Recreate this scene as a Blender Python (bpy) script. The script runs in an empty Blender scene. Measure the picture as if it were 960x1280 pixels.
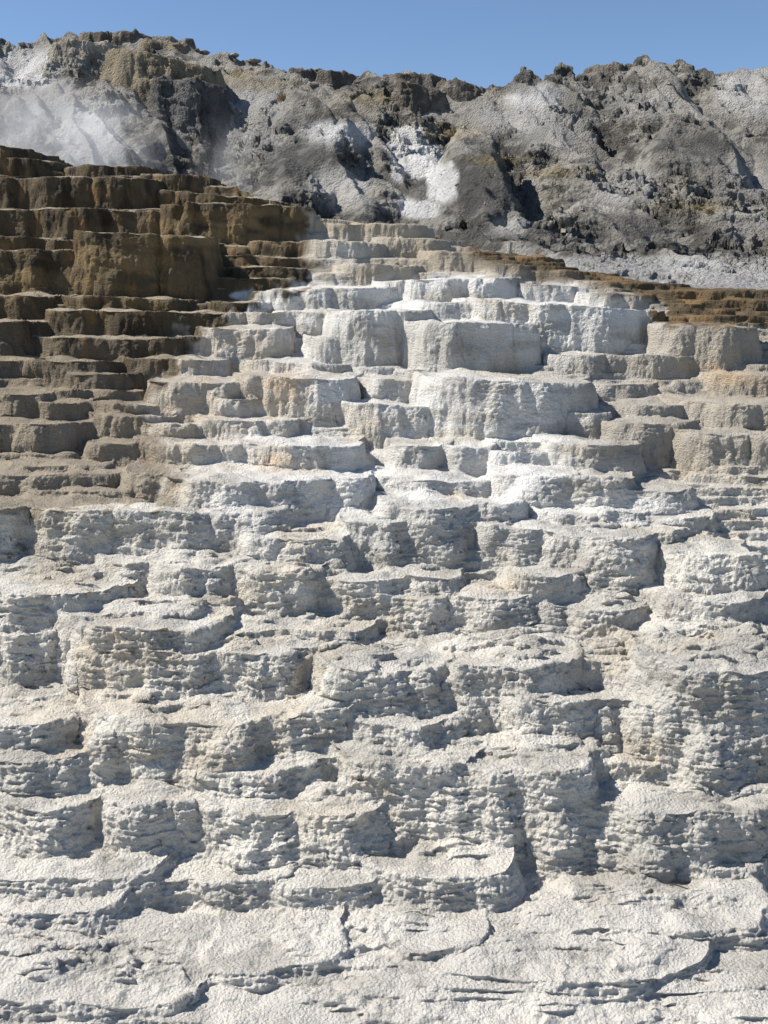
import bpy, math, time
import numpy as np
T0 = time.time()
rng = np.random.default_rng(7)
F32 = np.float32
# ---------------------------------------------------------------- camera model
FPX = 1372.0
A = math.atan(260/1372.0)
CA, SA = math.cos(A), math.sin(A)
def unproject(px, py, Y):
    """point of the plane y=Y that a photo pixel looks at"""
    dy = CA + (640-py)/FPX*SA
    t = Y/dy
    return (px-480)/FPX*t, (-SA + (640-py)/FPX*CA)*t
def project(x, y, z):
    w = y*CA - z*SA
    return 480 + FPX*x/w, 640 - FPX*(y*SA+z*CA)/w
# ---------------------------------------------------------------- noise
def _h(ix, iy, iz, seed):
    h = (ix*np.uint32(374761393) + iy*np.uint32(668265263) + iz*np.uint32(2147483647) + np.uint32(seed*1274126177 & 0xffffffff))
    h = (h ^ (h >> np.uint32(13)))*np.uint32(1274126177)
    h = (h ^ (h >> np.uint32(15)))*np.uint32(2246822519)
    return h ^ (h >> np.uint32(16))
_G2 = np.stack([np.cos(np.arange(64)*math.tau/64), np.sin(np.arange(64)*math.tau/64)], 1).astype(F32)
_g = np.random.default_rng(3).normal(size=(256, 3)); _G3 = (_g/np.linalg.norm(_g, axis=1)[:, None]).astype(F32)
def _i(a): return a.astype(np.int64).astype(np.uint32)
def p2(x, y, s=0):
    x = np.asarray(x, F32); y = np.asarray(y, F32)
    fx = np.floor(x); fy = np.floor(y); ix = _i(fx); iy = _i(fy); x = x-fx; y = y-fy
    u = x*x*x*(x*(x*6-15)+10); v = y*y*y*(y*(y*6-15)+10); o = np.uint32(1); z0 = np.uint32(0)
    def g(a, b, dx, dy):
        q = _h(a, b, z0, s) & np.uint32(63); return _G2[q, 0]*dx + _G2[q, 1]*dy
    a = g(ix, iy, x, y); b = g(ix+o, iy, x-1, y); c = g(ix, iy+o, x, y-1); d = g(ix+o, iy+o, x-1, y-1)
    a += u*(b-a); c += u*(d-c)
    return (a + v*(c-a))*1.5
def p3(x, y, z, s=0):
    sh = np.broadcast(x, y, z).shape
    x = np.broadcast_to(np.asarray(x, F32), sh); y = np.broadcast_to(np.asarray(y, F32), sh); z = np.broadcast_to(np.asarray(z, F32), sh)
    fx = np.floor(x); fy = np.floor(y); fz = np.floor(z); ix = _i(fx); iy = _i(fy); iz = _i(fz); x = x-fx; y = y-fy; z = z-fz
    u = x*x*(3-2*x); v = y*y*(3-2*y); w = z*z*(3-2*z)
    r = 0
    for dz in (0, 1):
        for dy in (0, 1):
            for dx in (0, 1):
                q = _h(ix+np.uint32(dx), iy+np.uint32(dy), iz+np.uint32(dz), s) & np.uint32(255)
                g = _G3[q]
                r = r + (g[..., 0]*(x-dx)+g[..., 1]*(y-dy)+g[..., 2]*(z-dz))*(u if dx else 1-u)*(v if dy else 1-v)*(w if dz else 1-w)
    return r*1.5
def fbm2(x, y, s=0, o=4, g=.5):
    r = 0; a = 1
    for k in range(o):
        r = r + a*p2(x, y, s+k); x = x*2.03; y = y*2.03; a *= g
    return r
def fbm3(x, y, z, s=0, o=3, g=.5):
    r = 0; a = 1
    for k in range(o):
        r = r + a*p3(x, y, z, s+k); x = x*2.03; y = y*2.03; z = z*2.03; a *= g
    return r
def _r(h, k): return ((h >> np.uint32(k)) & np.uint32(1023)).astype(F32)/1023
def worley(x, y, z=None, s=0):
    """distance to the nearest feature point"""
    x = np.asarray(x, F32); y = np.asarray(y, F32)
    fx = np.floor(x); fy = np.floor(y); ix = _i(fx); iy = _i(fy)
    best = np.full(x.shape, 9, F32)
    if z is None:
        for dx in (-1, 0, 1):
            for dy in (-1, 0, 1):
                h = _h(ix+np.uint32(dx & 0xffffffff), iy+np.uint32(dy & 0xffffffff), np.uint32(0), s)
                ax = fx+dx+_r(h, 0)-x; ay = fy+dy+_r(h, 10)-y
                best = np.minimum(best, ax*ax+ay*ay)
    else:
        z = np.asarray(z, F32); fz = np.floor(z); iz = _i(fz)
        for dx in (-1, 0, 1):
            for dy in (-1, 0, 1):
                for dz in (-1, 0, 1):
                    h = _h(ix+np.uint32(dx & 0xffffffff), iy+np.uint32(dy & 0xffffffff), iz+np.uint32(dz & 0xffffffff), s)
                    ax = fx+dx+_r(h, 0)-x; ay = fy+dy+_r(h, 10)-y; az = fz+dz+_r(h, 20)-z
                    best = np.minimum(best, ax*ax+ay*ay+az*az)
    return np.sqrt(best)
def ss(a, b, x):
    t = np.clip((x-a)/(b-a), 0, 1); return t*t*(3-2*t)
def smax(a, b, k):
    h = np.clip(.5+.5*(b-a)/k, 0, 1)
    return a + (b-a)*h + k*h*(1-h)
# ---------------------------------------------------------------- tables
ROWS = np.array([140, 180, 210, 300, 400, 500, 600, 700, 820, 950, 1080, 1180, 1280, 1500.])
DIST = np.array([15.4, 14.5, 13.9, 12.0, 10.0, 8.5, 7.3, 6.45, 5.80, 5.26, 4.82, 4.26, 3.8, 3.12])
def D(r): return np.interp(r, ROWS, DIST)
# ---------------------------------------------------------------- traced ledges of the terraces
# x0, x1, rim row left, rim row right, foot row, corner power, label (None: part of the general slope)
LEDGES = [
 (-60,32,182,184,204,3,'small dark brown ledge at the upper left edge, highest point of the terraces'),
 (-90,58,197,199,224,3,None),
 (85,182,207,208,224,3,'topmost tan ledge with a sunlit rough rim just under the steam'),
 (-40,20,222,224,262,3,None),
 (18,190,222,222,264,4,'wide dark brown ledge directly below the topmost sunlit tan rim'),
 (180,262,216,221,240,3,None),
 (190,358,236,252,258,3,'long thin brown ledge sloping down to the right along the dark skyline of the terraces'),
 (-30,42,262,262,300,3,None),
 (42,135,261,261,302,3,'squarish dark brown ledge left of a smaller rounded one, under the widest dark ledge'),
 (135,202,263,264,300,3,'small rounded brown ledge above the tall square brown block'),
 (206,376,254,257,308,4,'wide smooth brown wall with a thin sunlit rim, right of the small rounded ledge'),
 (-50,62,295,297,318,3,None),
 (100,250,290,296,378,4,'tall square brown block with a knobbly orange left edge, biggest in the brown terraces'),
 (62,102,301,301,320,3,None),
 (-60,102,312,313,370,4,'broad dark brown block at the left edge beside the tall square brown block'),
 (250,328,317,319,335,3,None),(262,412,332,336,352,3,'long low brown step right of the tall square brown block'),
 (240,360,346,348,362,3,None),(300,420,300,304,318,3,None),
 (376,430,272,276,292,3,None),
 (414,530,279,281,300,3,'pale tan ledge at the top of the slope where brown stone turns white'),
 (384,474,300,303,330,3,'small white pillar-like ledge at the top edge of the white stone'),
 (470,560,296,300,316,3,None),(530,640,313,316,332,3,None),(600,700,325,328,342,3,None),
 (-60,72,368,369,395,3,'rounded brown ledge at the left edge under the broad dark brown block'),
 (72,232,369,374,395,3,'low rounded brown ledge directly below the tall square brown block'),
 (65,245,387,391,422,4,'long dark brown ledge second below the tall square brown block'),
 (-60,30,402,402,452,3,'dark brown block cut by the left edge, level with the long dark ledges'),
 (32,220,421,423,454,4,'long brown ledge with three bulging lobes, third below the tall square brown block'),
 (-60,80,450,450,466,3,None),(40,157,451,451,476,3,'low brown ledge between the three-lobed brown ledge and the pill-shaped one'),
 (84,173,466,467,490,2.6,'pill-shaped smooth brown ledge, lowest of the dark brown ones at left'),
 (50,166,488,489,506,3,None),
 (-60,55,490,491,522,3,'rough grey-brown ledge at the left edge, halfway up the slope'),
 (105,206,504,505,521,3,'thin grey-brown shelf below the pill-shaped ledge'),(55,108,502,503,526,3,None),
 (152,268,447,450,478,3,'lumpy tan ledge where brown stone meets the white, right of the three-lobed brown ledge'),
 (222,262,420,420,444,2.5,None),(235,302,391,391,413,3,None),(262,332,377,378,393,3,'small dark brown shelf touching the upper white ledges'),
 (312,356,391,391,411,3,'small orange-brown ledge at the upper left corner of the white ledges'),
 (310,500,364,358,390,3.5,'long white ledge along the upper left of the white stone'),
 (347,440,389,391,412,3,'short white ledge right of the small orange-brown one'),
 (418,526,389,388,456,3,'tall rounded white block with a bright left side in the upper white ledges'),
 (252,352,409,410,447,3,'white ledge at far left of the upper white stone, shadowed at its right'),
 (386,486,421,424,454,3,'bulging white ledge below the tall rounded white block'),
 (305,440,450,455,474,3,None),
 (193,302,476,478,524,3,'pale tan lumpy ledge left of the orange-stained white one'),
 (300,440,470,474,524,3,'white ledge with an orange-stained left side, left of centre in the upper half'),
 (246,382,497,499,524,3,None),
 (440,545,504,507,542,3,'rounded white ledge directly below the short central shelf'),
 (105,212,517,519,537,3,None),
 (248,370,522,526,556,3,'tan ledge with a smooth overhanging face, above the pale shelves at left'),
 (-60,106,528,529,557,3,'rough grey ledge cut by the left edge with many fine layers below'),
 (188,256,529,530,551,3,None),(110,175,552,553,567,3,None),(172,342,553,556,580,3,'long tan ledge above the thin brown shelves left of centre'),
 (308,442,554,558,592,3,'cream ledge of several rounded lobes left of the centre line'),
 (24,122,580,580,597,3,'thin tan shelf at left above the white wall'),(-60,170,591,590,607,3,None),(164,212,588,590,628,3,'dark rust-brown ledge end touching the big white wall'),
 (28,196,612,614,630,3,'low brown rough ledge resting on the white wall at left'),
 (210,443,596,602,672,4,'big white wall with a bright cream left side, left of centre'),
 (-90,152,632,637,700,4,'broad white wall reaching the left edge'),
 (152,266,637,640,702,3,'squarish white block right of the broad left wall'),
 (262,346,636,637,696,3,None),
 (310,436,670,672,724,3,'white block with a straight flat rim, directly under the big cream-sided wall'),
 (322,360,640,640,668,2.5,None),
 (480,648,351,346,388,3,'topmost white ledge with soft drooping edge'),
 (645,742,354,358,378,3,'white ledge right of the topmost drooping one'),
 (728,814,365,368,388,3,'white ledge at the upper right end of the white stone'),
 (522,612,377,379,432,3,None),
 (588,826,373,389,446,4,'largest smooth grey-white wall of the upper right, ending in a rounded corner'),
 (512,660,402,405,474,3.5,'smooth shaded white wall with a rounded right end below the topmost ledges'),
 (698,752,443,444,472,3,'small square grey block under the largest upper right wall'),
 (738,896,442,444,468,4,'long low grey ledge below and right of the largest upper right wall'),
 (828,946,406,409,462,3,'brownish grey block with a hollow shaded right side near the right edge'),
 (822,882,426,427,446,3,None),
 (916,1060,455,456,468,3,'thin orange-brown shelf at the right edge'),(890,1060,467,467,492,3,'knobbly tan ledge below the thin orange shelf at the right edge'),
 (648,722,468,469,480,3,None),(715,818,479,480,490,3,None),
 (446,562,459,461,476,3,'short white shelf at the very centre of the upper ledges'),
 (444,540,472,474,506,3,None),
 (533,741,471,480,546,3,'massive rounded white block with a bright left corner right of centre'),
 (548,617,508,512,534,3,None),(714,758,514,516,550,3,None),
 (735,872,505,507,527,3,None),(755,868,527,529,562,3,'wide grey-tan wall in the right part of the slope'),
 (856,946,539,544,580,3,'grey-tan ledge with a shadowed hollow at its right end'),
 (868,1060,504,506,548,3,'lumpy tan ledge beside the right edge, halfway up'),(944,1060,545,546,590,2.5,None),
 (558,602,525,526,538,2.3,None),
 (493,558,555,556,577,3,'small square white ledge just right of the centre line'),(556,608,556,557,579,3,None),
 (620,702,549,550,566,3,None),(622,692,564,564,588,3,None),
 (696,793,554,557,600,3,'white block with a square right end above the two-lobed ledge'),
 (634,714,592,594,638,3,'left lobe of the two-lobed white ledge right of centre'),
 (710,788,594,596,638,3,'right lobe of the two-lobed white ledge right of centre'),
 (478,627,598,601,618,3,'long low white shelf right of the big cream-sided wall'),
 (784,852,610,612,642,3,'shaded grey ledge right of the two-lobed white ledge'),
 (433,497,651,652,708,3,'narrow white block between two big blocks at the centre'),
 (492,585,632,634,704,3,'tall rounded white block at the centre of the slope'),
 (576,642,624,628,664,3,None),
 (680,745,638,640,658,3,None),(744,802,637,638,656,2.5,None),(812,878,645,646,662,2.5,'small oval white shelf right of centre with a shaded gap beneath'),
 (605,690,655,660,690,3,None),
 (684,852,667,670,718,3,'wide bright white ledge in the middle right of the slope'),
 (836,936,688,692,732,3,'lumpy white ledge near the right edge at mid height'),
 (500,562,718,719,734,2.5,None),(654,712,716,717,740,2.5,'small white step with a crisp shadow at its right end'),
 (478,552,745,747,764,3,None),(560,660,745,742,758,3,None),(838,942,747,749,780,2.6,'rounded cream lump with dark shade at its right'),
 (700,800,757,760,772,3,None),
 (136,302,706,705,746,3,'white ledge of soft lobes below the squarish white block at left'),
 (304,390,708,709,754,3,'rounded white block standing under the flat-rimmed block'),
 (-90,176,734,736,792,3,'long smooth white wall at the left edge, mid height'),
 (176,300,745,748,766,3,None),(400,520,722,724,742,3,None),
 (42,136,767,768,788,3,None),
 (86,256,776,780,850,3.5,'tall white block with a bright cream left side, lower left'),
 (210,258,780,781,808,2.5,None),
 (256,468,782,784,812,3.5,'long rough white shelf right of the tall cream-sided block'),
 (4,86,788,789,824,3,'white ledge near the left edge beside the tall cream-sided block'),
 (166,402,807,812,868,4,'wide rough white wall with a steep bright left flank, lower left'),
 (404,550,829,832,902,3.5,'left half of the broad rough wall at lower centre'),
 (540,720,826,824,880,3.5,'right half of the broad rough wall at lower centre, ending in a square corner'),
 (716,840,824,826,874,3,'rough white wall between the broad centre wall and the tall right one'),
 (834,1080,831,836,948,4,'tallest white block at the lower right edge with a knobbly bright left side'),
 (190,246,860,862,888,2.5,None),(230,306,865,866,890,3,None),(303,424,862,864,888,3,None),(415,470,868,868,890,3,None),
 (-90,112,896,897,948,3,'grey rough ledge cut by the left edge, lower left'),
 (112,328,895,899,985,3.5,'large dark grey bulging wall with a deep shadow under its right side'),
 (327,382,890,890,945,3,'first of three narrow rough columns at lower centre'),(380,416,885,884,945,2.5,None),(414,468,885,886,934,3,'rightmost of three narrow rough columns at lower centre'),
 (454,548,897,900,952,3,'dark lumpy rock at lower centre beside the shaded recess'),
 (624,690,867,868,915,3,None),(680,776,873,875,930,3,'middle block of the lower right wall, beneath the square-cornered wall'),(768,852,875,876,928,3,None),
 (-90,130,940,938,990,3,None),(-90,94,966,968,1006,3,'low dark grey ledge at the left edge under the rough one'),
 (806,884,925,927,948,2.5,None),(884,940,930,931,950,2.3,None),
 (214,436,953,956,1008,3,'sunlit rough white ledge below the three narrow columns'),
 (430,592,948,952,1030,3,'big rough white ledge left of the undercut block at lower centre'),
 (582,744,957,953,1036,3.2,'bulging rough block with a deep shadow at its right side'),
 (736,812,950,952,985,3,None),(860,960,950,948,986,3,'blocky white ledge near the right edge under the tallest block'),
 (812,898,971,972,992,2.6,None),
 (-60,16,1000,1001,1050,3,None),(12,106,998,1000,1056,3,'lumpy white mound near the left edge, below the large dark wall'),
 (136,246,994,998,1054,3,None),(240,524,1000,1006,1066,4,'long rough white ledge across the lower left'),
 (516,574,1030,1031,1054,2.6,'small rounded rock tucked under the big rough ledge'),(570,676,1027,1030,1056,2.6,'low rounded rock beside the small tucked one'),
 (724,1060,1001,1006,1062,3.5,'wide rough white ledge reaching the right edge near the bottom'),
 (124,282,1044,1047,1064,3,None),
 (470,634,1091,1088,1138,3,'last raised white ledge near the bottom, dark at its right end'),
 (866,956,1085,1087,1110,3,None),(-60,196,1092,1086,1128,3,None),(190,360,1097,1088,1120,3,None),(350,480,1104,1100,1130,3,None),
 (720,800,1105,1103,1116,3,None),(700,960,1163,1150,1178,3,None),(-40,140,1142,1130,1160,3,None),
 (262,412,1208,1204,1220,3,None),(560,880,1222,1212,1236,3,None),(-60,240,1236,1250,1262,3,None),(480,600,1186,1178,1196,3,None),
]
LEDGES += [
 (640,770,336,341,350,3,None),(690,860,350,355,362,3,None),(700,800,361,362,370,3,None),(780,1060,361,366,373,3,'topmost thin golden-brown shelf at the right below the grey gravel bank'),
 (836,1060,373,377,386,3,'long thin golden-brown shelf at the right, second below the gravel bank'),(836,930,384,385,395,3,None),(915,1060,388,390,400,3,None),(842,1000,394,396,408,3,None),
 (560,700,318,322,334,3,None),(600,720,330,333,345,3,None),
 (300,400,322,322,333,3,None),(420,520,330,332,350,3,'white ledge above and left of the topmost drooping one'),
]
CREST_X = [-300,0,60,85,182,262,358,380,530,640,700,830,960,1300]
CREST_R = [190,193,206,214,215,224,258,275,300,324,340,362,374,384]

# ---------------------------------------------------------------- generic terrain sampler
def block_field(x, Y, x0, x1, zL, zR, Yi, b, p, m, lobe, r=.03, lip=.02, back=.01, rimz=0.):
    """height of one ledge: flat tread behind a rounded front outline, steep riser in front"""
    xc = (x0+x1)/2; a = (x1-x0)/2
    u = np.abs(x-xc)/a; v = np.clip((Yi+b-Y)/b, 0, None)
    g = (u**p + v**p)**(1/p) + 1e-6
    gr = np.sqrt((u**(p-1)/a)**2 + (v**(p-1)/b)**2)/g**(p-1) + 1e-3
    d = np.maximum((g-1)/gr, -2*a) - lobe
    zt = zL + (zR-zL)*np.clip((x-x0)/(x1-x0), -.2, 1.2) + rimz
    s = np.clip(-d, 0, 1.2)
    tread = zt + back*s - lip*(1-np.exp(-s/.06))*np.exp(-s/.5)
    dd = np.clip(d, 0, None)
    return np.where(d > 0, zt - m*(np.sqrt(dd*dd+r*r)-r), tread), d

def resample(k, Yf, Z, n, wy):
    """rows of equal visible length along every column"""
    nc = Z.shape[0]
    px, py = project(k[:, None]*Yf[None], Yf[None], Z)
    m = np.abs(np.diff(py, axis=1)) + wy*FPX*np.diff(np.log(Yf))[None] + .15*FPX*np.abs(np.diff(Z, axis=1))/Yf[None, 1:]
    m = np.minimum(m, np.percentile(m, 99.5))
    for kk in (24, 24):
        c = np.cumsum(np.pad(m, ((kk+1, kk), (0, 0)), mode='edge'), axis=0)
        m = (c[2*kk+1:] - c[:-2*kk-1])/(2*kk+1)
    cs = np.concatenate([np.zeros((nc, 1)), np.cumsum(m, axis=1)], 1)
    out = np.empty((nc, n))
    idx = np.arange(len(Yf), dtype=float)
    for i in range(nc):
        out[i] = np.interp(np.linspace(0, cs[i, -1], n), cs[i], idx)
    return out
def take(Fd, pos):
    i = np.clip(pos.astype(int), 0, Fd.shape[1]-2); f = pos-i
    r = np.arange(Fd.shape[0])[:, None]
    return Fd[r, i]*(1-f) + Fd[r, i+1]*f
def normals(P):
    du = np.gradient(P, axis=0); dv = np.gradient(P, axis=1)
    n = np.cross(du, dv); n /= np.linalg.norm(n, axis=2)[..., None] + 1e-12
    return n

def grid_mesh(name, P, col, mat, fid, which, extra=None):
    """the faces of grid P whose id is `which`, as one mesh object"""
    nc, nr = P.shape[:2]
    fi, fj = np.nonzero(fid == which)
    if len(fi) == 0: return None
    v = np.stack([fi*nr+fj, (fi+1)*nr+fj, (fi+1)*nr+fj+1, fi*nr+fj+1], 1)
    used, inv = np.unique(v, return_inverse=True)
    inv = inv.reshape(-1).astype(np.int32)
    me = bpy.data.meshes.new(name)
    me.vertices.add(len(used)); me.vertices.foreach_set('co', P.reshape(-1, 3)[used].astype(F32).ravel())
    me.loops.add(len(inv)); me.loops.foreach_set('vertex_index', inv)
    nf = len(inv)//4
    me.polygons.add(nf); me.polygons.foreach_set('loop_start', np.arange(0, nf*4, 4, dtype=np.int32))
    me.polygons.foreach_set('use_smooth', np.ones(nf, bool))
    me.update(calc_edges=True)
    at = me.color_attributes.new('deposit', 'FLOAT_COLOR', 'POINT')
    c = np.ones((len(used), 4), F32); c[:, :3] = col.reshape(-1, 3)[used]
    at.data.foreach_set('color', c.ravel())
    me.materials.append(mat)
    o = bpy.data.objects.new(name, me); bpy.context.scene.collection.objects.link(o)
    return o
def tag(o, label=None, cat=None, group=None, kind=None):
    if label: o['label'] = label
    if cat: o['category'] = cat
    if group: o['group'] = group
    if kind: o['kind'] = kind
    return o

# ---------------------------------------------------------------- materials
def nodes(name):
    m = bpy.data.materials.new(name); m.use_nodes = True
    nt = m.node_tree; nt.nodes.clear()
    out = nt.nodes.new('ShaderNodeOutputMaterial'); b = nt.nodes.new('ShaderNodeBsdfPrincipled')
    nt.links.new(b.outputs[0], out.inputs[0])
    return m, nt, b
def N(nt, t, **kw):
    n = nt.nodes.new(t)
    for k, v in kw.items():
        if k.startswith('_'): setattr(n, k[1:], v)
        else: n.inputs[k.replace('_', ' ')].default_value = v
    return n
def rock_material(name, scale, bump, layer, rough=.9, vary=.25):
    m, nt, b = nodes(name); L = nt.links.new
    at = N(nt, 'ShaderNodeVertexColor', _layer_name='deposit')
    tc = N(nt, 'ShaderNodeTexCoord')
    mp = N(nt, 'ShaderNodeMapping'); mp.inputs['Scale'].default_value = (scale, scale, scale*layer)
    L(tc.outputs['Object'], mp.inputs[0])
    n1 = N(nt, 'ShaderNodeTexNoise', Scale=14., Detail=6., Roughness=.65); L(mp.outputs[0], n1.inputs['Vector'])
    n2 = N(nt, 'ShaderNodeTexNoise', Scale=85.*scale, Detail=4., Roughness=.7); L(tc.outputs['Object'], n2.inputs['Vector'])
    vo = N(nt, 'ShaderNodeTexVoronoi', Scale=70.*scale); L(tc.outputs['Object'], vo.inputs['Vector'])
    n3 = N(nt, 'ShaderNodeTexNoise', Scale=2.2*scale, Detail=8., Roughness=.6); L(tc.outputs['Object'], n3.inputs['Vector'])
    a1 = N(nt, 'ShaderNodeMath', _operation='MULTIPLY_ADD'); L(n1.outputs[0], a1.inputs[0]); a1.inputs[1].default_value = 1.0; L(n2.outputs[0], a1.inputs[2])
    a2 = N(nt, 'ShaderNodeMath', _operation='MULTIPLY_ADD'); L(vo.outputs['Distance'], a2.inputs[0]); a2.inputs[1].default_value = -.5; L(a1.outputs[0], a2.inputs[2])
    bp = N(nt, 'ShaderNodeBump', Strength=1., Distance=bump*1.3); L(a2.outputs[0], bp.inputs['Height'])
    L(bp.outputs[0], b.inputs['Normal'])
    mr = N(nt, 'ShaderNodeMapRange', From_Min=.3, From_Max=.7, To_Min=1-vary, To_Max=1+vary*.4); L(n3.outputs[0], mr.inputs['Value'])
    mx = N(nt, 'ShaderNodeMix', _data_type='RGBA', _blend_type='MULTIPLY'); mx.inputs[0].default_value = 1
    L(at.outputs[0], mx.inputs[6]); L(mr.outputs[0], mx.inputs[7])
    L(mx.outputs[2], b.inputs['Base Color'])
    b.inputs['Roughness'].default_value = rough; b.inputs['Specular IOR Level'].default_value = .25
    return m
M_TRAV = rock_material('travertine', 1., .012, 3.2, .85, .14)
M_HILL = rock_material('hill_rock', .12, .16, 1.6, .95, .35)

# ================================================================ THE TERRACES
NCOL, NROW = 1240, 1500
k = np.concatenate([-np.linspace(.95, .415, 150)[:-1], np.linspace(-.412, .412, 1090), np.linspace(.415, .95, 150)[1:]]); NCOL = len(k)
Yf = np.exp(np.linspace(math.log(3.1), math.log(16.5), 5000))
X = (k[:, None]*Yf[None]).astype(F32); Y = np.broadcast_to(Yf[None].astype(F32), X.shape)
# smooth base: height against distance
_, zrow = unproject(480, ROWS, DIST)
Zc = np.interp(Yf, DIST[::-1], zrow[::-1])
kx = np.array(CREST_X); cr = D(np.array(CREST_R))
Yc = np.interp(480 + k*FPX*CA, CREST_X, cr)          # crest distance per column
Zb = np.broadcast_to(Zc[None], X.shape).astype(F32).copy()
cc = np.interp(Yc, Yf, Zc)[:, None]
over = np.clip(Y-Yc[:, None], 0, None)
Zb = np.where(over > 0, cc - .12*over - .03*over**2, Zb)
nz1 = fbm2(X*.55, Y*.8, 11, 3); nz2 = fbm2(X*2.2, Y*2.8, 21, 3)
w1 = worley(X/.42 + nz1*.6, Y/.5, None, 5); w2 = worley(X/.15, Y/.17, None, 6)
l1 = np.clip(1-w1*w1*1.6, -.5, 1); l2 = np.clip(1-w2*w2*1.6, -.5, 1)
del w1, w2
lowzone = ss(4.78, 4.4, Y)                            # the nearly flat foot of the slope
Zs = Zb + .065*nz1*(1-.5*lowzone) + .02*nz2 - .04 - .075*ss(10, 7.5, Y)*(1-lowzone)
def terrace(z, h, sharp):
    q = z/h; f = np.floor(q); t = q-f
    return h*(f + np.clip(ss(1-sharp, 1, t)*.93 + t*.07, 0, 1))
off = .05*l1 + .018*l2
an1 = fbm2(X*1.3, Y*4.5, 51, 4, .55); an2 = fbm2(X*.8+5, Y*6, 55, 4, .55)
Ta = terrace(Zs + off*1.0, .15, .34); Tb = terrace(Zs + off*.35 + .05*an1 + .03, .055, .40)
mk = ss(-.15, .2, fbm2(X*.35+7, Y*.5, 41, 2))
mk = np.maximum(mk, ss(7.3, 6.4, Y)*.9); mk = np.maximum(mk, ss(.11, .17, X/Y)*ss(8.6, 9.2, Y)); mk = np.maximum(mk, ss(-.12, -.2, X/Y)*ss(8.8, 8, Y)); mk = mk*(1-.9*ss(9.5, 10.2, Y)*ss(.05, -.02, X/Y))
Tm = Ta*(1-mk) + Tb*mk
Tc = terrace(Zs + .035*an2 + .02, .034, .38)
Z = np.where(over > 0, Zb, Tm*(1-lowzone) + (Zs*.6+Tc*.4+.03)*lowzone).astype(F32)
del Ta, Tb, Tc, Tm, an2
ID = np.zeros(Z.shape, np.int16)
for n, (a0, a1, rl, rr, ft, p, lab) in enumerate(LEDGES):
    Yi = float(D(ft - ((float(np.interp(rl, [690, 760], [.38, .1])) if ft-min(rl, rr) > 50 else .28) if rl > 560 else (.1 if ft-min(rl, rr) > 50 else .22))*(ft-min(rl, rr))))
    x0, zL = unproject(a0, rl, Yi); x1, zR = unproject(a1, rr, Yi)
    H = (ft-rl)*Yi/FPX
    white = not (rl < 520 and a0 < 260) and not (rl < 300)
    b = min((x1-x0)*.45, (.38 + 1.15*H) if white else (.22+.8*H))
    if white: p = max(2.1, p-.7)
    if rl > 1070: b, p = .22, 3.2
    low = float(np.interp(rl, [560, 760], [0, 1])); foot = float(np.interp(rl, [1020, 1090], [0, 1]))
    m0, m1 = x0-.5, x1+.5
    c0 = np.searchsorted(k, min(m0/(Yi-.4), m0/(Yi+4))); c1 = np.searchsorted(k, max(m1/(Yi-.4), m1/(Yi+4)))
    r0, r1 = np.searchsorted(Yf, Yi-.45), np.searchsorted(Yf, Yi+3.2)
    sl = (slice(max(c0, 0), c1), slice(r0, r1))
    if c1 <= c0: continue
    xs, ys = X[sl], Y[sl]
    big = min(1., (x1-x0)/1.2)
    lobe = (.06+.05*big)*(1+.2*low)*l1[sl] + (.012+.014*low)*l2[sl] + .038*nz2[sl] + .06*low*big*nz1[sl]
    lobe = lobe*(1-.55*foot)
    slope = 4.0 + 2.2*nz2[sl] + .8*nz1[sl] if rl > 560 else 7 + 3*nz2[sl]
    zf, d = block_field(xs, ys, x0, x1, zL, zR, Yi, b, p, np.clip(slope, 1.8, 12), lobe,
                        r=.03 if white else .016, back=.01+.05*low-.03*foot, rimz=(.012+.010*low)*nz2[sl] + .015*low*nz1[sl])
    if low > 0:
        s_ = np.clip(-d, 0, 1.5); zz = zf + .05*an1[sl]
        zf = zf + (terrace(zz, .040, .42)-zz+.012)*ss(.04, .2, s_)*low*.9
    # the tread has little dams and dips of its own
    zf = zf + ss(.0, .15, -d)*(.010*l2[sl]+.02*nz2[sl])
    zf = zf - np.clip(ys-(Yi+2.2), 0, None)*.8
    cur = Z[sl]
    ID[sl] = np.where(zf > cur, n+1, ID[sl])
    Z[sl] = smax(cur, zf, .035)
lz = ss(7.3, 6.6, Y)*(1-.6*lowzone)*(.35+.65*ss(-.25, .15, fbm2(X*.7+3, Y*1.1, 61, 2)))
zq = Z + .040*an1 + .010*l2
Z = (Z + (terrace(zq, .052, .40)-zq+.024)*lz*.42).astype(F32)
del zq, lz, an1
print('terrace field', round(time.time()-T0, 1))
pos = resample(k, Yf, Z, NROW, .22)
Zr = take(Z, pos); Yr = np.exp(take(np.log(Y), pos)); Xr = k[:, None]*Yr
IDr = ID[np.arange(NCOL)[:, None], np.clip(pos.round().astype(int), 0, len(Yf)-1)]
P = np.stack([Xr, Yr, Zr], 2)
del X, Y, Z, Zb, Zs, l1, l2, nz1, nz2, ID
n0 = normals(P)
steep = 1-np.clip(n0[..., 2], 0, 1)
px, py = project(P[..., 0], P[..., 1], P[..., 2])
brown_zone = ss(520, 400, py)*ss(420, 300, px)
x, y, z = P[..., 0], P[..., 1], P[..., 2]
near = ss(8.5, 5.5, y)
# bulbous crust
wl = worley(x*4.2, y*4.2, z*3.6, 8); wk = worley(x*12, y*12, z*11, 9); wm = worley(x*30, y*30, z*26, 10)
rip = fbm3(x*7, y*7, z*9, 60, 3, .6)
lam_w = fbm3(x*7, y*7, z*16, 71, 3, .7)
d_lump = (.5-wl)*.07 + (.5-wk)*.016 + (.5-wm)*.012*near + rip*.010
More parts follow.
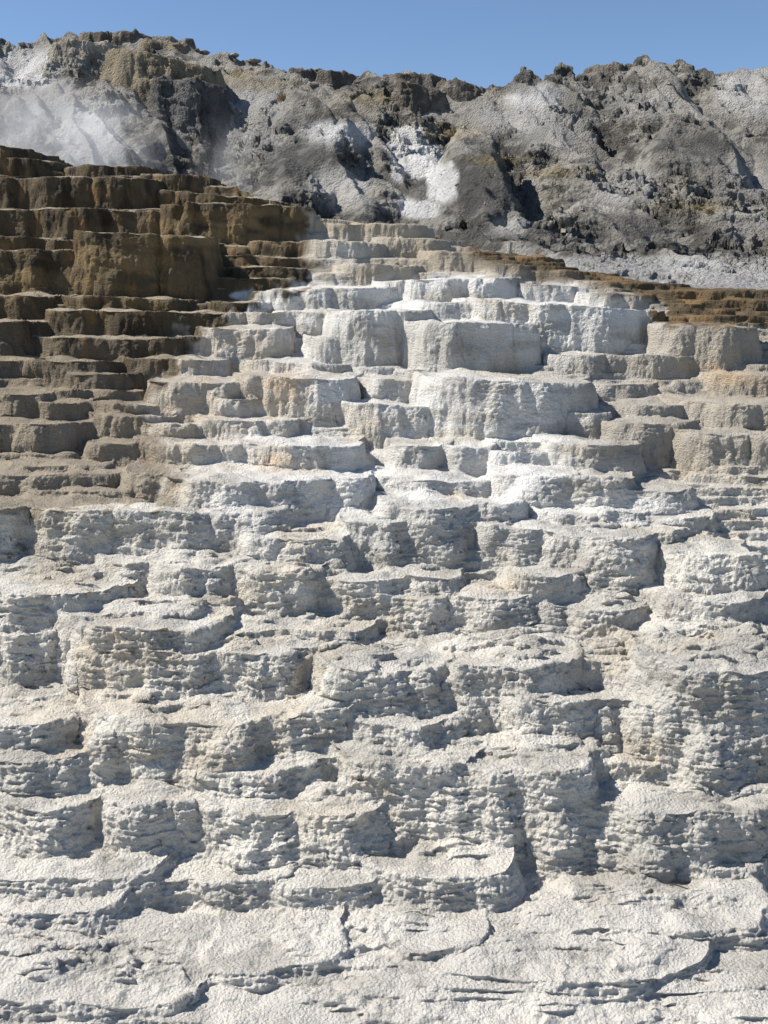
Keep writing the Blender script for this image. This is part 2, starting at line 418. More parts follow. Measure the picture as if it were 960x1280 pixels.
# fine horizontal lips
lam = (p3(x*9, y*9, z*55, 77) + .9*p3(x*20, y*20, z*105, 78))*ss(-.6, .3, lam_w)*1.35
tl2 = z/.085 + 1.2*p3(x*1.7, y*1.7, z*2, 79) + 1.2*p3(x*9, y*9, z*5, 75); fr2 = tl2-np.floor(tl2)
lam2 = (fr2**1.5-.4)*ss(-.1, .5, fbm3(x*3+5, y*3, z*5, 81, 3))
lit = .35 + .65*ss(.08, .5, steep)
smooth_face = 1-.55*ss(600, 480, py)*ss(330, 420, px)
upper = ss(620, 540, py)
disp = d_lump*(.35+.65*ss(.03, .45, steep))*smooth_face + lam*.0108*ss(.02, .35, steep)*(.4+.6*near) + lam2*.010*ss(.05, .5, steep)*(1-.8*upper)
disp = disp + (1-ss(.05, .3, steep))*(p3(x*105, y*105, z*105, 90)*.0018 + p3(x*52, y*52, z*52, 92)*.0014 + p3(x*9, y*13, z*9, 91)*.009)*ss(11, 7, y)
rib = fbm3(x*8, y*8, z*1.3, 96, 3, .6)
disp = disp + rib*.020*ss(.5, .85, steep)*(.25+.75*upper)
disp = disp + (p3(x*42, y*42, z*50, 93)*.007 + p3(x*90, y*90, z*110, 94)*.004*near)*ss(.05, .4, steep)
footm = ss(4.8, 4.35, y)
disp = disp + footm*(lam*.017*ss(-.2, .3, fbm3(x*1.6, y*2.2, z*3, 95, 3)) )*ss(.25, .05, steep)
P = P + n0*disp[..., None]
# colours of the stone itself
def lerp(a, b, t): return a + (b-a)*t[..., None]
def blob(cx, cy, rx, ry): return np.exp(-((px-cx)/rx)**2-((py-cy)/ry)**2)
C_ = lambda *c: np.array(c, F32)
nA = fbm3(x*.8, y*.8, z*1.2, 101, 4); nB = fbm3(x*3, y*3, z*7, 111, 3); nC = fbm3(x*9, y*9, z*3, 121, 2)
col = np.broadcast_to(C_(.67, .635, .565), P.shape).copy()                   # warm white
col = lerp(col, C_(.50, .48, .435), ss(-.1, .5, nA)*.7)
core = ss(720, 620, py)*ss(-.5, .5, (px-250)/120 + nB*.5)*ss(.5, -.5, (px-840)/80 + nB*.5)
col = lerp(col, C_(.74, .73, .70), core*ss(.9, -.2, nA)*.7*(.35+.65*ss(325, 350, py)))
col = lerp(col, C_(.62, .59, .535), ss(1040, 1180, py)*.8)
wth = fbm3(x*2.2, y*2.2, z*9, 141, 4, .6)
col = lerp(col, C_(.34, .32, .28), ss(.05, .5, wth)*.5)
col = lerp(col, C_(.52, .44, .32), ss(.12, .5, fbm3(x*1.6+9, y*1.6, z*3, 142, 4, .6))*.4*ss(1080, 1000, py))
# brown runoff at the left, tan at the right
edge = np.interp(py + 14*nB + 10*nC, [180, 260, 280, 345, 372, 420, 460, 500, 540, 590, 630, 650], [520, 420, 385, 400, 318, 250, 225, 190, 190, 215, 215, -80])
brn = ss(16, -16, px-edge + 24*nB + 14*nC + 14*nA)*(1-.15*ss(520, 620, py+50*nA))
deep = ss(540, 400, py + 40*nA)
bc = lerp(np.broadcast_to(C_(.30, .25, .185), P.shape), C_(.105, .080, .047), deep)
bc = lerp(bc, C_(.30, .17, .065), ss(.2, .6, nC)*.4*deep)
bc = lerp(bc, C_(.035, .027, .02), ss(.0, .45, fbm3(x*5, y*5, z*1.2, 131, 4, .6))*.75*deep)
col = lerp(col, bc, brn)
tan_l = ss(640, 520, py)*ss(420, 250, px+nB*60)*(1-brn)
col = lerp(col, C_(.46, .38, .28), tan_l*ss(-.5, .3, nA+nB*.5)*.75)
tan_r = np.maximum(ss(670, 770, px + 40*nB)*ss(425, 450, py), ss(792, 806, px + 12*nB)*ss(392, 398, py))*ss(640, 560, py)
col = lerp(col, C_(.34, .30, .24), tan_r*(.75+.25*np.clip(nA, -1, 1)))
brn_r = ss(-10, 10, (px-812) - (py-345)*.15 + 50*nB + 20*nC)*ss(414, 402, py + 8*nC) + ss(20, -14, py-(np.interp(px, [560, 700, 820, 960], [322, 350, 378, 400])) + 10*nB)*ss(540, 600, px)
brn_r = np.clip(brn_r, 0, 1)
col = lerp(col, lerp(np.broadcast_to(C_(.12, .09, .052), P.shape), C_(.20, .13, .062), ss(-.1, .4, nB)), brn_r)
topl = ss(350, 338, py + 8*nB)*ss(380, 400, px + 20*nB)*(1-brn_r)*(1-.85*blob(430, 315, 48, 20))
col = lerp(col, C_(.40, .34, .25), topl*.85)
for cx_, cy_, rx_, ry_, w_ in [(355,485,30,22,.75),(345,575,30,16,.6),(222,606,12,18,.7),(500,480,25,10,.3),(900,470,60,25,.5),(120,820,20,22,.3),(620,735,50,10,.2),(150,805,25,25,.4),(445,525,20,15,.3)]:
    col = lerp(col, C_(.60, .40, .20), blob(cx_, cy_, rx_, ry_)*w_*ss(-.4, .4, nB))
bc_g = C_(.30, .21, .10)
for cx_, cy_, rx_, ry_, w_ in [(290,285,95,28,.8),(175,335,75,42,.5),(25,345,60,30,.5),(110,340,14,40,.7)]:
    col = lerp(col, bc_g, blob(cx_, cy_, rx_, ry_)*w_*brn*ss(-.6, .2, nB))
# grey-tan tops of the brown part, with sunlit rim brightness put into the colour
up = np.clip(n0[..., 2], 0, 1)
col = lerp(col, C_(.40, .34, .25), ss(.7, .93, up)*brn*deep*.85)
col *= (1+.10*nB)[..., None]
col = np.clip(col, .02, .8)
fid = np.minimum(IDr[:-1, :-1], 10**4)
keep = {i+1 for i, L_ in enumerate(LEDGES) if L_[6]}
# id clean-up: scraps of a ledge smaller than a patch go back to the slope
m = np.isin(fid, list(keep)); fid = np.where(m, fid, 0)
def largest_only(fid, ids):
    """scraps cut off from the main body of a ledge go back to the slope"""
    for i in ids:
        I, J = np.nonzero(fid == i)
        if len(I) == 0: continue
        i0, j0 = I.min(), J.min(); w_ = np.zeros((I.max()-i0+3, J.max()-j0+3), bool); w_[I-i0+1, J-j0+1] = True
        left = w_.copy(); best = None
        while left.any():
            c_ = np.zeros_like(left); q_ = tuple(np.argwhere(left)[len(np.argwhere(left))//2]); c_[q_] = True
            nsum = 0
            while True:
                for _ in range(6):
                    c_[1:] |= c_[:-1]; c_ &= left; c_[:-1] |= c_[1:]; c_ &= left
                    c_[:, 1:] |= c_[:, :-1]; c_ &= left; c_[:, :-1] |= c_[:, 1:]; c_ &= left
                t_ = c_.sum()
                if t_ == nsum: break
                nsum = t_
            if best is None or nsum > best.sum(): best = c_
            left &= ~c_
            if best.sum() > left.sum(): break
        drop = w_ & ~best; a_, b_ = np.nonzero(drop); fid[a_+i0-1, b_+j0-1] = 0
largest_only(fid, keep)
o = grid_mesh('terraced_slope', P, col, M_TRAV, fid, 0); tag(o, kind='structure')
for n, L_ in enumerate(LEDGES):
    if L_[6]:
        o = grid_mesh('rock_ledge', P, col, M_TRAV, fid, n+1)
        if o:
            c = P[:-1, :-1][fid == n+1].mean(0)
            o.data.transform(__import__('mathutils').Matrix.Translation((-c[0], -c[1], -c[2]))); o.location = c
            brownish = 'brown' in L_[6]
            tag(o, L_[6], 'rock ledge', 'brown stone ledges of the terraces' if brownish else 'pale stone ledges of the terraces')
        else: print('EMPTY LEDGE', n, L_)
print('terraces', round(time.time()-T0, 1))
gx = np.linspace(-110, 110, 221); GX, GY = np.meshgrid(gx, gx, indexing='ij')
GP = np.stack([GX, GY+20, -3.05 + .12*fbm2(GX*.3, GY*.3, 700, 4)], 2)
GC = np.broadcast_to(C_(.50, .48, .43), GP.shape).copy()*(1+.2*fbm2(GX*.5, GY*.5, 710, 3))[..., None]
GO = grid_mesh('ground', GP, GC, M_TRAV, np.zeros((220, 220), int), 0); tag(GO, kind='structure')
TP = P; px_t, py_t = px, py
# ================================================================ THE HILL BEHIND
HR = np.array([-40, 40, 100, 150, 200, 250, 300, 330, 352, 420, 520.])
HD = np.array([80, 70, 62, 56, 50, 44, 37, 31, 24, 15.2, 13.6])
def DH(r): return np.interp(r, HR, HD)
SKX = [-300,0,25,55,95,180,200,235,260,330,370,440,520,590,620,650,680,720,745,765,800,860,960,1300]
SKR = [60,50,46,54,46,44,54,62,70,79,88,97,97,110,113,108,99,93,91,84,86,89,92,100]
hk = np.concatenate([-np.linspace(1.0, .445, 90)[:-1], np.linspace(-.44, .44, 1010), np.linspace(.445, 1.0, 90)[1:]])
HY = np.exp(np.linspace(math.log(13.6), math.log(95), 3000))
X = (hk[:, None]*HY[None]).astype(F32); Y = np.broadcast_to(HY[None].astype(F32), X.shape)
_, zr = unproject(480, HR, HD)
Zc = np.interp(HY, HD[::-1], zr[::-1])
skr = np.interp(480+hk*FPX*CA, SKX, SKR); Yc = DH(skr)
cc = np.interp(Yc, HY, Zc)[:, None]
ovs = ss(-2.5, .5, Y-Yc[:, None]); over = np.clip(Y-Yc[:, None], 0, None)
Z = np.where(over > 0, cc - .04*over - .004*over**2, Zc[None]).astype(F32)
def hw(px, py):
    Yq = float(DH(py)); xq, zq = unproject(px, py, Yq); return xq, Yq, zq
# mounds and hollows: photo x, photo y, half width px, half depth m, height m, squareness
BUMPS = [
 (385,215,72,7.5,3.2,.8),(455,235,50,6,2.2,.8),(425,170,60,5,1.6,.9),(330,165,60,6,.8,1),
 (595,240,50,6.5,3.0,.8),
 (252,195,78,8,-3.4,1.2),(665,260,45,7,-1.8,1.2),(520,200,30,9,.8,1.2),
 (30,170,60,7,2.6,.8),(125,150,45,6,1.4,1),(80,215,80,6,1.5,1),
 (850,180,80,8,2.6,.7),(700,140,60,7,1.6,.9),(820,240,55,5,1.3,.8),(760,270,90,5,1.2,.8),(700,215,50,5,.9,.9),
 (940,210,35,7,-1.6,1.2),(775,200,35,6,-1.0,1.2),(620,160,60,6,.7,1),(900,290,70,4,1.0,1),(690,290,50,4,1.1,1),(480,130,60,5,.7,1),
 (540,100,60,4,.6,1),(930,140,40,5,1.1,.8),(800,115,45,5,1.0,.8),
]
for bx, by, rx, ry, hh, sq in BUMPS:
    xq, Yq, _z = hw(bx, by); rm = rx*Yq/FPX
    warp = fbm2(X*.35+bx, Y*.25+by, 301, 3)*.35
    r2 = ((X-xq)/rm)**2 + ((Y-Yq)/ry)**2 + warp
    Z += .55*hh*np.clip(1-r2, 0, 1)**sq*np.where(over > 0, .15, 1)
atten = ss(20, 34, Y)
h1 = fbm2(X*.16, Y*.10, 310, 3); h2 = 1-np.abs(fbm2(X*.42+3, Y*.26, 320, 4))*2; h3 = 1-np.abs(fbm2(X*1.5, Y*1.0, 330, 3))*2
h4 = 1-2*np.abs(fbm2((X+.6*Y)*.30+4, (Y-.6*X)*.07, 350, 3))
rockm = ss(-.25, .3, fbm2(X*.22+9, Y*.15+2, 340, 3))
Z += ((h1*.4) + (h4-.5)*.55 + (h2-.5)*(.15+.32*rockm))*atten*np.where(over > 0, .35, 1) + (h3-.5)*(.03+.08*rockm)*atten*(1-.6*ovs)
# rough strata steps on the rocky parts
def hterr(z, h, sh):
    q = z/h; f = np.floor(q); return h*(f+ss(1-sh, 1, q-f))
dipz = Z + X*.12 + .5*h1 + .12*h3
Z += (hterr(dipz, .9, .5)-dipz)*.45*rockm*atten*(1-.8*ovs)
Z += (hterr(dipz+.2, .33, .5)-dipz-.2)*.4*rockm*atten*(1-.8*ovs)
del warp, r2
# gravel bank at the foot of the hill, right
HL = [  # outcrops of the hill
 (92,182,40,40,56,3,'long flat dark caprock on the skyline above the tan cliff'),
 (180,236,49,58,70,2.6,None),
 (70,136,50,53,92,2.6,'pale hollowed rock face left of the tan cliff'),
 (132,264,55,84,132,3,'tan cliff with a rounded right shoulder below the caprock'),
 (196,268,96,104,142,2.6,'grey cave-like rock tucked under the right end of the tan cliff'),
 (196,232,45,50,60,2.4,None),
 (482,552,92,93,112,3,'dark flat-topped outcrop on the middle of the skyline'),(548,592,100,104,120,2.6,'dark skyline outcrop just right of the flat-topped one'),
 (500,545,100,112,140,2.5,None),
 (395,440,88,92,100,2.5,None),(740,800,82,83,95,2.6,'rough outcrop on the high right part of the skyline'),
 (372,392,86,88,98,2.4,None),
]
HID = np.zeros(Z.shape, np.int16)
for n, (a0, a1, rl, rr, ft, p, lab) in enumerate(HL):
    Yi = float(DH(ft))+.3
    x0, zL = unproject(a0, rl, Yi); x1, zR = unproject(a1, rr, Yi)
    c0 = np.searchsorted(hk, min((x0-3)/(Yi-3), (x0-3)/(Yi+18))); c1 = np.searchsorted(hk, max((x1+3)/(Yi-3), (x1+3)/(Yi+18)))
    r0, r1 = np.searchsorted(HY, Yi-3), np.searchsorted(HY, Yi+16)
    sl = (slice(max(c0, 0), c1), slice(r0, r1)); xs, ys = X[sl], Y[sl]
    ff = fbm2(xs*.9, ys*.9, 400+n, 4); lob = np.abs(fbm2(xs*.5, ys*.5, 380, 2))*1.2
    zf, d = block_field(xs, ys, x0, x1, zL, zR, Yi, min((x1-x0)*.45, 2.2), p, 3.2, .22*ff+lob*.5, r=.12, lip=0, back=0.)
    zf = zf + np.where(d < 0, .18*fbm2(xs*1.5, ys*1.5, 390, 3), 0) - np.clip(ys-Yi-5, 0, None)*.5
    cur = Z[sl]; HID[sl] = np.where(zf > cur, n+1, HID[sl]); Z[sl] = smax(cur, zf, .12)
pos = resample(hk, HY, Z, 950, .12)
Zr = take(Z, pos); Yr = np.exp(take(np.log(Y), pos)); Xr = hk[:, None]*Yr
IDr = HID[np.arange(len(hk))[:, None], np.clip(pos.round().astype(int), 0, len(HY)-1)]
RM = take(rockm*(1-.6*ovs), pos)
P = np.stack([Xr, Yr, Zr], 2)
del X, Y, Z, h1, h2, h3, rockm, over, dipz
n0 = normals(P); x, y, z = P[..., 0], P[..., 1], P[..., 2]; px, py = project(x, y, z)
steep = 1-np.clip(n0[..., 2], 0, 1)
q = (.5-worley(x*1.1, y*1.1, z*1.5, 501))*.16 + (.5-worley(x*3, y*3, z*3.6, 502))*.14 + fbm3(x*1.6, y*1.6, z*4, 503, 4, .6)*.16 + (.5-worley(x*7, y*7, z*9, 505))*.07
strat = fbm3(x*.6, y*.6, (z+x*.12)*6, 504, 4, .7)*.26
cliff = (IDr > 0)
P = P + n0*((q+strat)*(.08+.68*RM*ss(.05, .4, steep))*np.where(cliff, .6, 1))[..., None]
HP, HPX, HPY = P, px, py
def blob(cx, cy, rx, ry, pw=2): return np.exp(-(np.abs(px-cx)/rx)**pw-(np.abs(py-cy)/ry)**pw)
hA = fbm3(x*.25, y*.25, z*.35, 511, 4); hB = fbm3(x*1.1, y*1.1, z*1.8, 512, 4, .6); hC = fbm3(x*4, y*4, z*5, 513, 2)
col = np.broadcast_to(C_(.35, .33, .29), P.shape).copy()
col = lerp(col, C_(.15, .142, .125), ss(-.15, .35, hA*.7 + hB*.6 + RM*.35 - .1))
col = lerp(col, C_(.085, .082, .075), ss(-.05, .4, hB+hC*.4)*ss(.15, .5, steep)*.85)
def paint(c, cx, cy, rx, ry, wgt, nz=.5, gain=1.6):
    global col
    col = lerp(col, C_(*c), np.clip(blob(cx, cy, rx, ry, 3)*gain - gain*.32 + nz*hB + .3*nz*hC, 0, 1)*wgt)
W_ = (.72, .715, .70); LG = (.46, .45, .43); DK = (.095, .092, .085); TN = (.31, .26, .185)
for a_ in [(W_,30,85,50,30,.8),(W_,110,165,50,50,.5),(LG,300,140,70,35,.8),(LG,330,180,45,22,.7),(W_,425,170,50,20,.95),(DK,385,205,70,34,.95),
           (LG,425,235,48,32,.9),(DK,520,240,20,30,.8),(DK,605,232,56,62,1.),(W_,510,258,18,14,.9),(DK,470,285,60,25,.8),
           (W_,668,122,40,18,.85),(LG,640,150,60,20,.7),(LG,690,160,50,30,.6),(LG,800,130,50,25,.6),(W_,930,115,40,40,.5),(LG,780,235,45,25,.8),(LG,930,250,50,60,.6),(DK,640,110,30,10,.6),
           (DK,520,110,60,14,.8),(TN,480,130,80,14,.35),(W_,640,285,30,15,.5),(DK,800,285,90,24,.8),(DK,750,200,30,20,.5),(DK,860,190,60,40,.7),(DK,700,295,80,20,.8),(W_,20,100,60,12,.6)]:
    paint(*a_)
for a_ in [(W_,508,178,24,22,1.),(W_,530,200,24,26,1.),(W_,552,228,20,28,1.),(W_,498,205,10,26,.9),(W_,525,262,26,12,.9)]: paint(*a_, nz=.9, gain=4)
grass = np.zeros_like(px)
for a_ in [(560,165,45,12),(470,120,60,10),(620,200,40,9),(690,215,40,8),(330,105,50,8),(880,258,60,10),(300,95,30,8)]: grass = np.maximum(grass, blob(*a_))
col = lerp(col, C_(.36, .28, .13), np.clip(grass*1.3-.3+.6*hC, 0, 1)*.45)
tc_ = (IDr == 4) | (IDr == 5) | (IDr == 2)
col = np.where(tc_[..., None], lerp(np.broadcast_to(C_(.33, .275, .19), P.shape), C_(.15, .13, .10), ss(-.1, .5, fbm3(x*1.4, y*1.4, z*.35, 520, 3))*.7), col)
col = np.where((IDr == 3)[..., None], lerp(np.broadcast_to(C_(.46, .42, .35), P.shape), C_(.25, .23, .2), ss(0, .5, hB)), col)
col = np.where(np.isin(IDr, [1, 7, 8, 9, 10, 11, 12])[..., None], lerp(np.broadcast_to(C_(.15, .13, .105), P.shape), C_(.27, .24, .2), ss(0, .5, hB)), col)
col = np.where((IDr == 5)[..., None], C_(.17, .165, .155)*(1+.3*hB[..., None]), col)
grav = ss(316, 324, py - 6*hB)*ss(625, 680, px)
col = lerp(col, C_(.43, .42, .40), grav); col = lerp(col, C_(.60, .60, .59), blob(850, 332, 60, 6)*grav*.9)
col = np.clip(col*(1+.12*hC[..., None]), .03, .75)
keep = {i+1 for i, L_ in enumerate(HL) if L_[6]}
fid = IDr[:-1, :-1]; fid = np.where(np.isin(fid, list(keep)), fid, 0); largest_only(fid, keep)
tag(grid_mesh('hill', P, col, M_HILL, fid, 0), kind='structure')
import mathutils
for n, L_ in enumerate(HL):
    if L_[6]:
        o = grid_mesh('rock_outcrop', P, col, M_HILL, fid, n+1)
        if o:
            c = P[:-1, :-1][fid == n+1].mean(0)
            o.data.transform(mathutils.Matrix.Translation((-c[0], -c[1], -c[2]))); o.location = c
            tag(o, L_[6], 'rock outcrop', 'outcrops of the hill')
        else: print('EMPTY OUTCROP', n)
print('hill', round(time.time()-T0, 1))
# ---------------------------------------------------------------- loose rocks, shrubs, post, steam
def simple_mat(name, c, rough=.9, noise=0, c2=None, sc_=8.):
    m, nt, b = nodes(name); b.inputs['Base Color'].default_value = (*c, 1); b.inputs['Roughness'].default_value = rough
    if c2:
        tc = N(nt, 'ShaderNodeTexCoord'); n = N(nt, 'ShaderNodeTexNoise', Scale=sc_, Detail=6.)
        nt.links.new(tc.outputs['Object'], n.inputs['Vector'])
        r = N(nt, 'ShaderNodeValToRGB'); r.color_ramp.elements[0].color = (*c, 1); r.color_ramp.elements[1].color = (*c2, 1)
        r.color_ramp.elements[0].position = .35; r.color_ramp.elements[1].position = .65
        nt.links.new(n.outputs[0], r.inputs[0]); nt.links.new(r.outputs[0], b.inputs['Base Color'])
        bp = N(nt, 'ShaderNodeBump', Strength=.8, Distance=.06); nt.links.new(n.outputs[0], bp.inputs['Height']); nt.links.new(bp.outputs[0], b.inputs['Normal'])
    return m
def ground(px_, py_):
    """the hill point nearest to what this photo pixel sees"""
    d = (HPX-px_)**2 + (HPY-py_)**2 + np.where(HP[..., 1] < 20, 1e4, 0)
    i = np.unravel_index(np.argmin(d), d.shape); return HP[i]
import bmesh
M_BOULD = simple_mat('boulder_rock', (.17, .15, .125), .95, 0, (.33, .30, .26), 4.)
def boulder_bm(size, flat, seed):
    bm = bmesh.new(); bmesh.ops.create_icosphere(bm, subdivisions=4, radius=1)
    co = np.array([v.co[:] for v in bm.verts])
    w_ = worley(co[:, 0]*1.1+seed*3, co[:, 1]*1.1, co[:, 2]*1.1, seed); f = fbm3(co[:, 0]*2+seed, co[:, 1]*2, co[:, 2]*2, seed, 4, .6)
    r = 1 + (.6-w_)*.3 + f*.2
    co = co*r[:, None]*np.array([size, size*.8, size*flat])
    for v, c in zip(bm.verts, co): v.co = c
    return bm
def link_bm(name, bm, mat, loc=(0, 0, 0), parent=None):
    me = bpy.data.meshes.new(name); bm.to_mesh(me); bm.free(); me.materials.append(mat)
    o = bpy.data.objects.new(name, me); bpy.context.scene.collection.objects.link(o); o.location = loc
    if parent: o.parent = parent
    return o
BOULDERS = [
 (26,43,5,.8,'small round boulder alone on the skyline at the far left'),
 (208,50,11,.55,'broad brown boulder on the skyline right of the long caprock'),
 (222,56,7,.5,'smaller brown boulder touching the broad one on the skyline'),
 (258,62,8,.6,'dark rock on the skyline right of the broad brown boulder'),
 (296,67,7,.6,'blocky brown rock on the sloping left skyline above the grassy shoulder'),
 (318,74,9,.5,'long dark rock on the sloping left skyline, second down from the blocky one'),
 (398,88,6,.5,'small reddish rock on the skyline left of its middle dip'),
 (412,89,4,.6,'tiny rock beside the small reddish one on the skyline'),
 (392,106,8,.6,'dark boulder on the pale slope above the white-topped mound'),
 (410,108,7,.6,'dark boulder right beside another on the pale slope above the white-topped mound'),
 (448,103,6,.6,'dark boulder below the skyline between the two mounds'),
 (440,120,8,.5,'low dark rock above the white-topped mound, lowest of its cluster'),
 (797,210,9,.6,'dark boulder lying on the pale gully of the right slope'),
 (325,100,7,.45,'flat dark rock in the dry grass of the left slope'),
]
for i, (bx, by, r_, fl, lab) in enumerate(BOULDERS):
    g = ground(bx, by); s_ = r_*g[1]/FPX*.85; fl *= .62
    o = link_bm('boulder', boulder_bm(s_, fl, 11+i), M_BOULD, (g[0], g[1], g[2]+s_*fl*.1)); o.rotation_euler.z = i*1.3
    tag(o, lab, 'boulder', 'boulders on the hill')
# rubble nobody could count
bm = bmesh.new(); R = np.random.default_rng(5); cnt = 0
nrm = HP.shape
for _ in range(1000):
    i = R.integers(30, nrm[0]-30); j = R.integers(60, nrm[1]-60); p_ = HP[i, j]
    if p_[1] < 30 or HPY[i, j] > 330: continue
    s_ = .04 + .11*R.random()**3
    v = [bm.verts.new(p_ + np.array([math.cos(a)*s_*R.uniform(.7, 1.2), math.sin(a)*s_*R.uniform(.6, 1.1), -s_*.3])) for a in (0, 1.3, 2.4, 3.7, 5)]
    v2 = [bm.verts.new(p_ + np.array([math.cos(a+.3)*s_*R.uniform(.4, .8), math.sin(a+.3)*s_*R.uniform(.4, .8), s_*R.uniform(.35, .8)])) for a in (0, 1.3, 2.4, 3.7, 5)]
    for q_ in range(5): bm.faces.new((v[q_], v[(q_+1) % 5], v2[(q_+1) % 5], v2[q_]))
    bm.faces.new(v2)
tag(link_bm('rubble', bm, M_BOULD), kind='stuff')
# dry shrubs
M_DRY = simple_mat('dry_grass', (.42, .31, .13), .8, 0, (.30, .24, .12), 30.)
M_TWIG = simple_mat('twig', (.16, .11, .07), .9)
def shrub(loc, s_, seed, label):
    R = np.random.default_rng(seed)
    e = bpy.data.objects.new('dry_shrub', None); bpy.context.scene.collection.objects.link(e); e.location = loc
    tag(e, label, 'shrub', 'dry shrubs on the hill')
    bm = bmesh.new(); bt = bmesh.new()
    for _ in range(420):
        th = R.uniform(0, math.tau); el = R.uniform(.15, 1.5); L_ = s_*R.uniform(.6, 1.05)
        d = np.array([math.cos(th)*math.cos(el), math.sin(th)*math.cos(el), math.sin(el)*.8])
        c = d*L_*R.uniform(.45, 1); t = np.cross(d, R.normal(size=3)); t /= np.linalg.norm(t); wd = s_*.035
        a = c; b_ = c + d*s_*.22 + R.normal(size=3)*s_*.05
        bm.faces.new([bm.verts.new(q_) for q_ in (a-t*wd, a+t*wd, b_+t*wd*.4, b_-t*wd*.4)])
    for _ in range(26):
        th = R.uniform(0, math.tau); el = R.uniform(.3, 1.4)
        d = np.array([math.cos(th)*math.cos(el), math.sin(th)*math.cos(el), math.sin(el)*.8]); t = np.cross(d, [0, 0, 1.]); t /= np.linalg.norm(t)+1e-6; u_ = np.cross(d, t)
        r_ = s_*.02
        v = [bt.verts.new(t*r_*math.cos(a)+u_*r_*math.sin(a)) for a in (0, 2.1, 4.2)]; w_ = [bt.verts.new(d*s_*.75+(t*math.cos(a)+u_*math.sin(a))*r_*.4) for a in (0, 2.1, 4.2)]
        for q_ in range(3): bt.faces.new((v[q_], v[(q_+1) % 3], w_[(q_+1) % 3], w_[q_]))
    link_bm('foliage', bm, M_DRY, parent=e); link_bm('stem', bt, M_TWIG, parent=e)
SHRUBS = [
 (355,121,9,'golden dry shrub on the left slope above the pale ground'),
 (268,93,7,'golden dry shrub just right of the tan cliff'),
 (576,152,10,'golden dry shrub above the dark mound in the middle of the hill'),
 (566,168,8,'lower golden shrub above the dark mound, beside a larger one'),
 (610,203,8,'dry shrub on the right flank of the dark middle mound'),
 (800,224,7,'small bright yellow shrub under the boulder in the right gully'),
 (738,212,8,'dull dry shrub between the middle mound and the right gully'),
 (870,258,7,'dry shrub at the foot of the big right-hand mound'),
 (888,262,7,'dry shrub right beside another at the foot of the right-hand mound'),
 (945,276,8,'dry shrub near the right edge above the gravel bank'),
 (690,172,6,'pale dry tuft in the rock field right of the middle'),
]
for i, (sx, sy, r_, lab) in enumerate(SHRUBS):
    g = ground(sx, sy+r_*.6); shrub(tuple(g), r_*g[1]/FPX*1.15, 50+i, lab)
# weathered post
g = ground(636, 318); bm = bmesh.new(); hp = 20*g[1]/FPX
for k_ in range(9):
    t = k_/8; r_ = .075*(1-.2*t)
    for a in range(8):
        bm.verts.new((math.cos(a*math.tau/8)*r_*(1+.15*math.sin(a*5+k_)) + .04*t, math.sin(a*math.tau/8)*r_, hp*t - .1))
bm.verts.ensure_lookup_table()
for k_ in range(8):
    for a in range(8): bm.faces.new((bm.verts[k_*8+a], bm.verts[k_*8+(a+1) % 8], bm.verts[k_*8+8+(a+1) % 8], bm.verts[k_*8+8+a]))
bm.faces.new([bm.verts[64+a] for a in range(8)])
tag(link_bm('wooden_post', bm, simple_mat('old_wood', (.42, .40, .34), .9, 0, (.3, .28, .23), 20.), tuple(g)), 'thin pale wooden post standing at the foot of the hill behind the terraces', 'post')
# steam
def steam(name, px0, px1, r0, r1, Y0, Y1, dens, seed):
    Ym = (Y0+Y1)/2; x0, zt = unproject(px0, r0, Ym); x1, zb = unproject(px1, r1, Ym)
    bm = bmesh.new(); bmesh.ops.create_icosphere(bm, subdivisions=4, radius=1)
    o = link_bm(name, bm, None if False else bpy.data.materials.new('steam_air')); m = o.data.materials[0]
    o.location = ((x0+x1)/2, Ym, (zt+zb)/2); o.scale = (abs(x1-x0)/2, (Y1-Y0)/2, abs(zt-zb)/2)
    m.use_nodes = True; nt = m.node_tree; nt.nodes.clear(); L = nt.links.new
    out = nt.nodes.new('ShaderNodeOutputMaterial'); v = nt.nodes.new('ShaderNodeVolumePrincipled'); L(v.outputs[0], out.inputs['Volume'])
    v.inputs['Color'].default_value = (.97, .97, .97, 1); v.inputs['Anisotropy'].default_value = .3
    tc = N(nt, 'ShaderNodeTexCoord'); ln = N(nt, 'ShaderNodeVectorMath', _operation='LENGTH'); L(tc.outputs['Object'], ln.inputs[0])
    fall = N(nt, 'ShaderNodeMapRange', From_Min=1., From_Max=.15, To_Min=0., To_Max=1.); fall.interpolation_type = 'SMOOTHSTEP'; L(ln.outputs['Value'], fall.inputs['Value'])
    mp = N(nt, 'ShaderNodeMapping'); mp.inputs['Location'].default_value = (seed, seed*2, 0); mp.inputs['Rotation'].default_value = (0, -.5, 0); mp.inputs['Scale'].default_value = (1.6, 1.6, .9); L(tc.outputs['Object'], mp.inputs[0])
    nz = N(nt, 'ShaderNodeTexNoise', Scale=1.6, Detail=5., Roughness=.6, Distortion=.6); L(mp.outputs[0], nz.inputs['Vector'])
    nr = N(nt, 'ShaderNodeMapRange', From_Min=.42, From_Max=.8, To_Min=0., To_Max=1.); L(nz.outputs[0], nr.inputs['Value'])
    a = N(nt, 'ShaderNodeMath', _operation='MULTIPLY'); L(fall.outputs[0], a.inputs[0]); L(nr.outputs[0], a.inputs[1])
    b_ = N(nt, 'ShaderNodeMath', _operation='MULTIPLY'); L(a.outputs[0], b_.inputs[0]); b_.inputs[1].default_value = dens; L(b_.outputs[0], v.inputs['Density'])
    tag(o, kind='stuff')
steam('steam', -90, 230, 85, 270, 16.5, 20.5, 1.5, 1.3)
steam('steam', 225, 345, 135, 300, 18, 21, .45, 4.1)

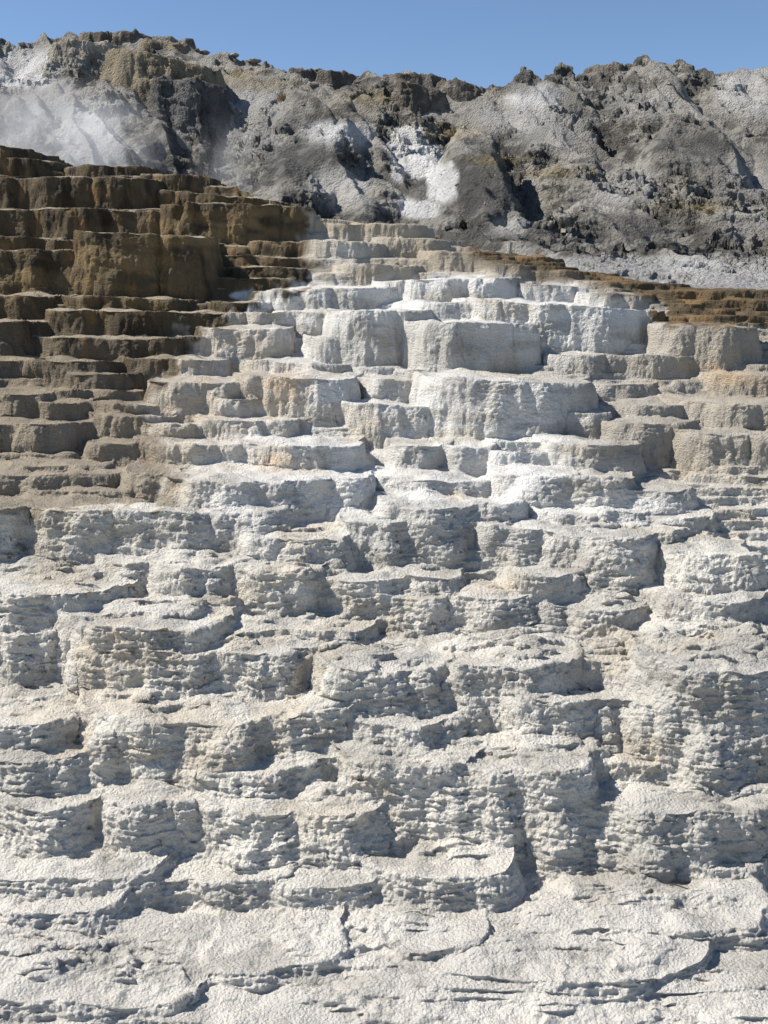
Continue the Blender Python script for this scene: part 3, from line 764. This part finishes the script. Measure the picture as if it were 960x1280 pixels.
# dead twig lying on the lowest slope
d_ = (px_t-856)**2 + (py_t-1109)**2; i_ = np.unravel_index(np.argmin(d_), d_.shape); g = TP[i_]
bm = bmesh.new(); n_ = 12
for k_ in range(n_+1):
    t = k_/n_; r_ = .0042*(1-.6*t); c = np.array([(t-.5)*.16, (t-.5)*.03+.004*math.sin(t*9), .012+.004*math.sin(t*7)-(t-.5)*.045])
    for a in range(6): bm.verts.new(c+np.array([0, math.cos(a*math.tau/6), math.sin(a*math.tau/6)])*r_)
bm.verts.ensure_lookup_table()
for k_ in range(n_):
    for a in range(6): bm.faces.new((bm.verts[k_*6+a], bm.verts[k_*6+(a+1) % 6], bm.verts[k_*6+6+(a+1) % 6], bm.verts[k_*6+6+a]))
tag(link_bm('twig', bm, M_TWIG, tuple(g)), 'thin dead brown twig lying on the pale slope near the lower right', 'twig')
# ================================================================ sky, sun, camera
sc = bpy.context.scene
SUN_AZ, SUN_EL = math.radians(-87), math.radians(48)     # azimuth from +Y towards +X
w = bpy.data.worlds.new('World'); sc.world = w; w.use_nodes = True
nt = w.node_tree; bg = nt.nodes['Background']
sky = nt.nodes.new('ShaderNodeTexSky'); sky.sky_type = 'NISHITA'; sky.sun_disc = False
sky.sun_elevation = SUN_EL; sky.sun_rotation = SUN_AZ; sky.altitude = 2000; sky.air_density = 1.0; sky.dust_density = .2; sky.ozone_density = 3.5
nt.links.new(sky.outputs[0], bg.inputs[0]); bg.inputs[1].default_value = .095
sd = bpy.data.lights.new('sun', 'SUN'); sd.energy = 5; sd.angle = math.radians(.53); sd.color = (1, .95, .87)
so = bpy.data.objects.new('sun', sd); sc.collection.objects.link(so)
from mathutils import Vector
sv = Vector((math.sin(SUN_AZ)*math.cos(SUN_EL), math.cos(SUN_AZ)*math.cos(SUN_EL), math.sin(SUN_EL)))
so.rotation_euler = sv.to_track_quat('Z', 'Y').to_euler()
cd = bpy.data.cameras.new('camera'); cam = bpy.data.objects.new('camera', cd); sc.collection.objects.link(cam); sc.camera = cam
cd.sensor_fit = 'VERTICAL'; cd.sensor_height = 24; cd.lens = FPX/1280*24; cd.clip_start = .1; cd.clip_end = 3000
cam.location = (0, 0, 0); cam.rotation_euler = (math.pi/2-A, 0, 0)
sc.view_settings.view_transform = 'Standard'; sc.view_settings.look = 'None'; sc.view_settings.exposure = .47
sc.render.engine = 'CYCLES'; sc.cycles.use_denoising = True; sc.cycles.max_bounces = 6
sc.cycles.volume_bounces = 1
try: sc.cycles.denoiser = 'OPENIMAGEDENOISE'
except Exception: pass
print('done', round(time.time()-T0, 1))
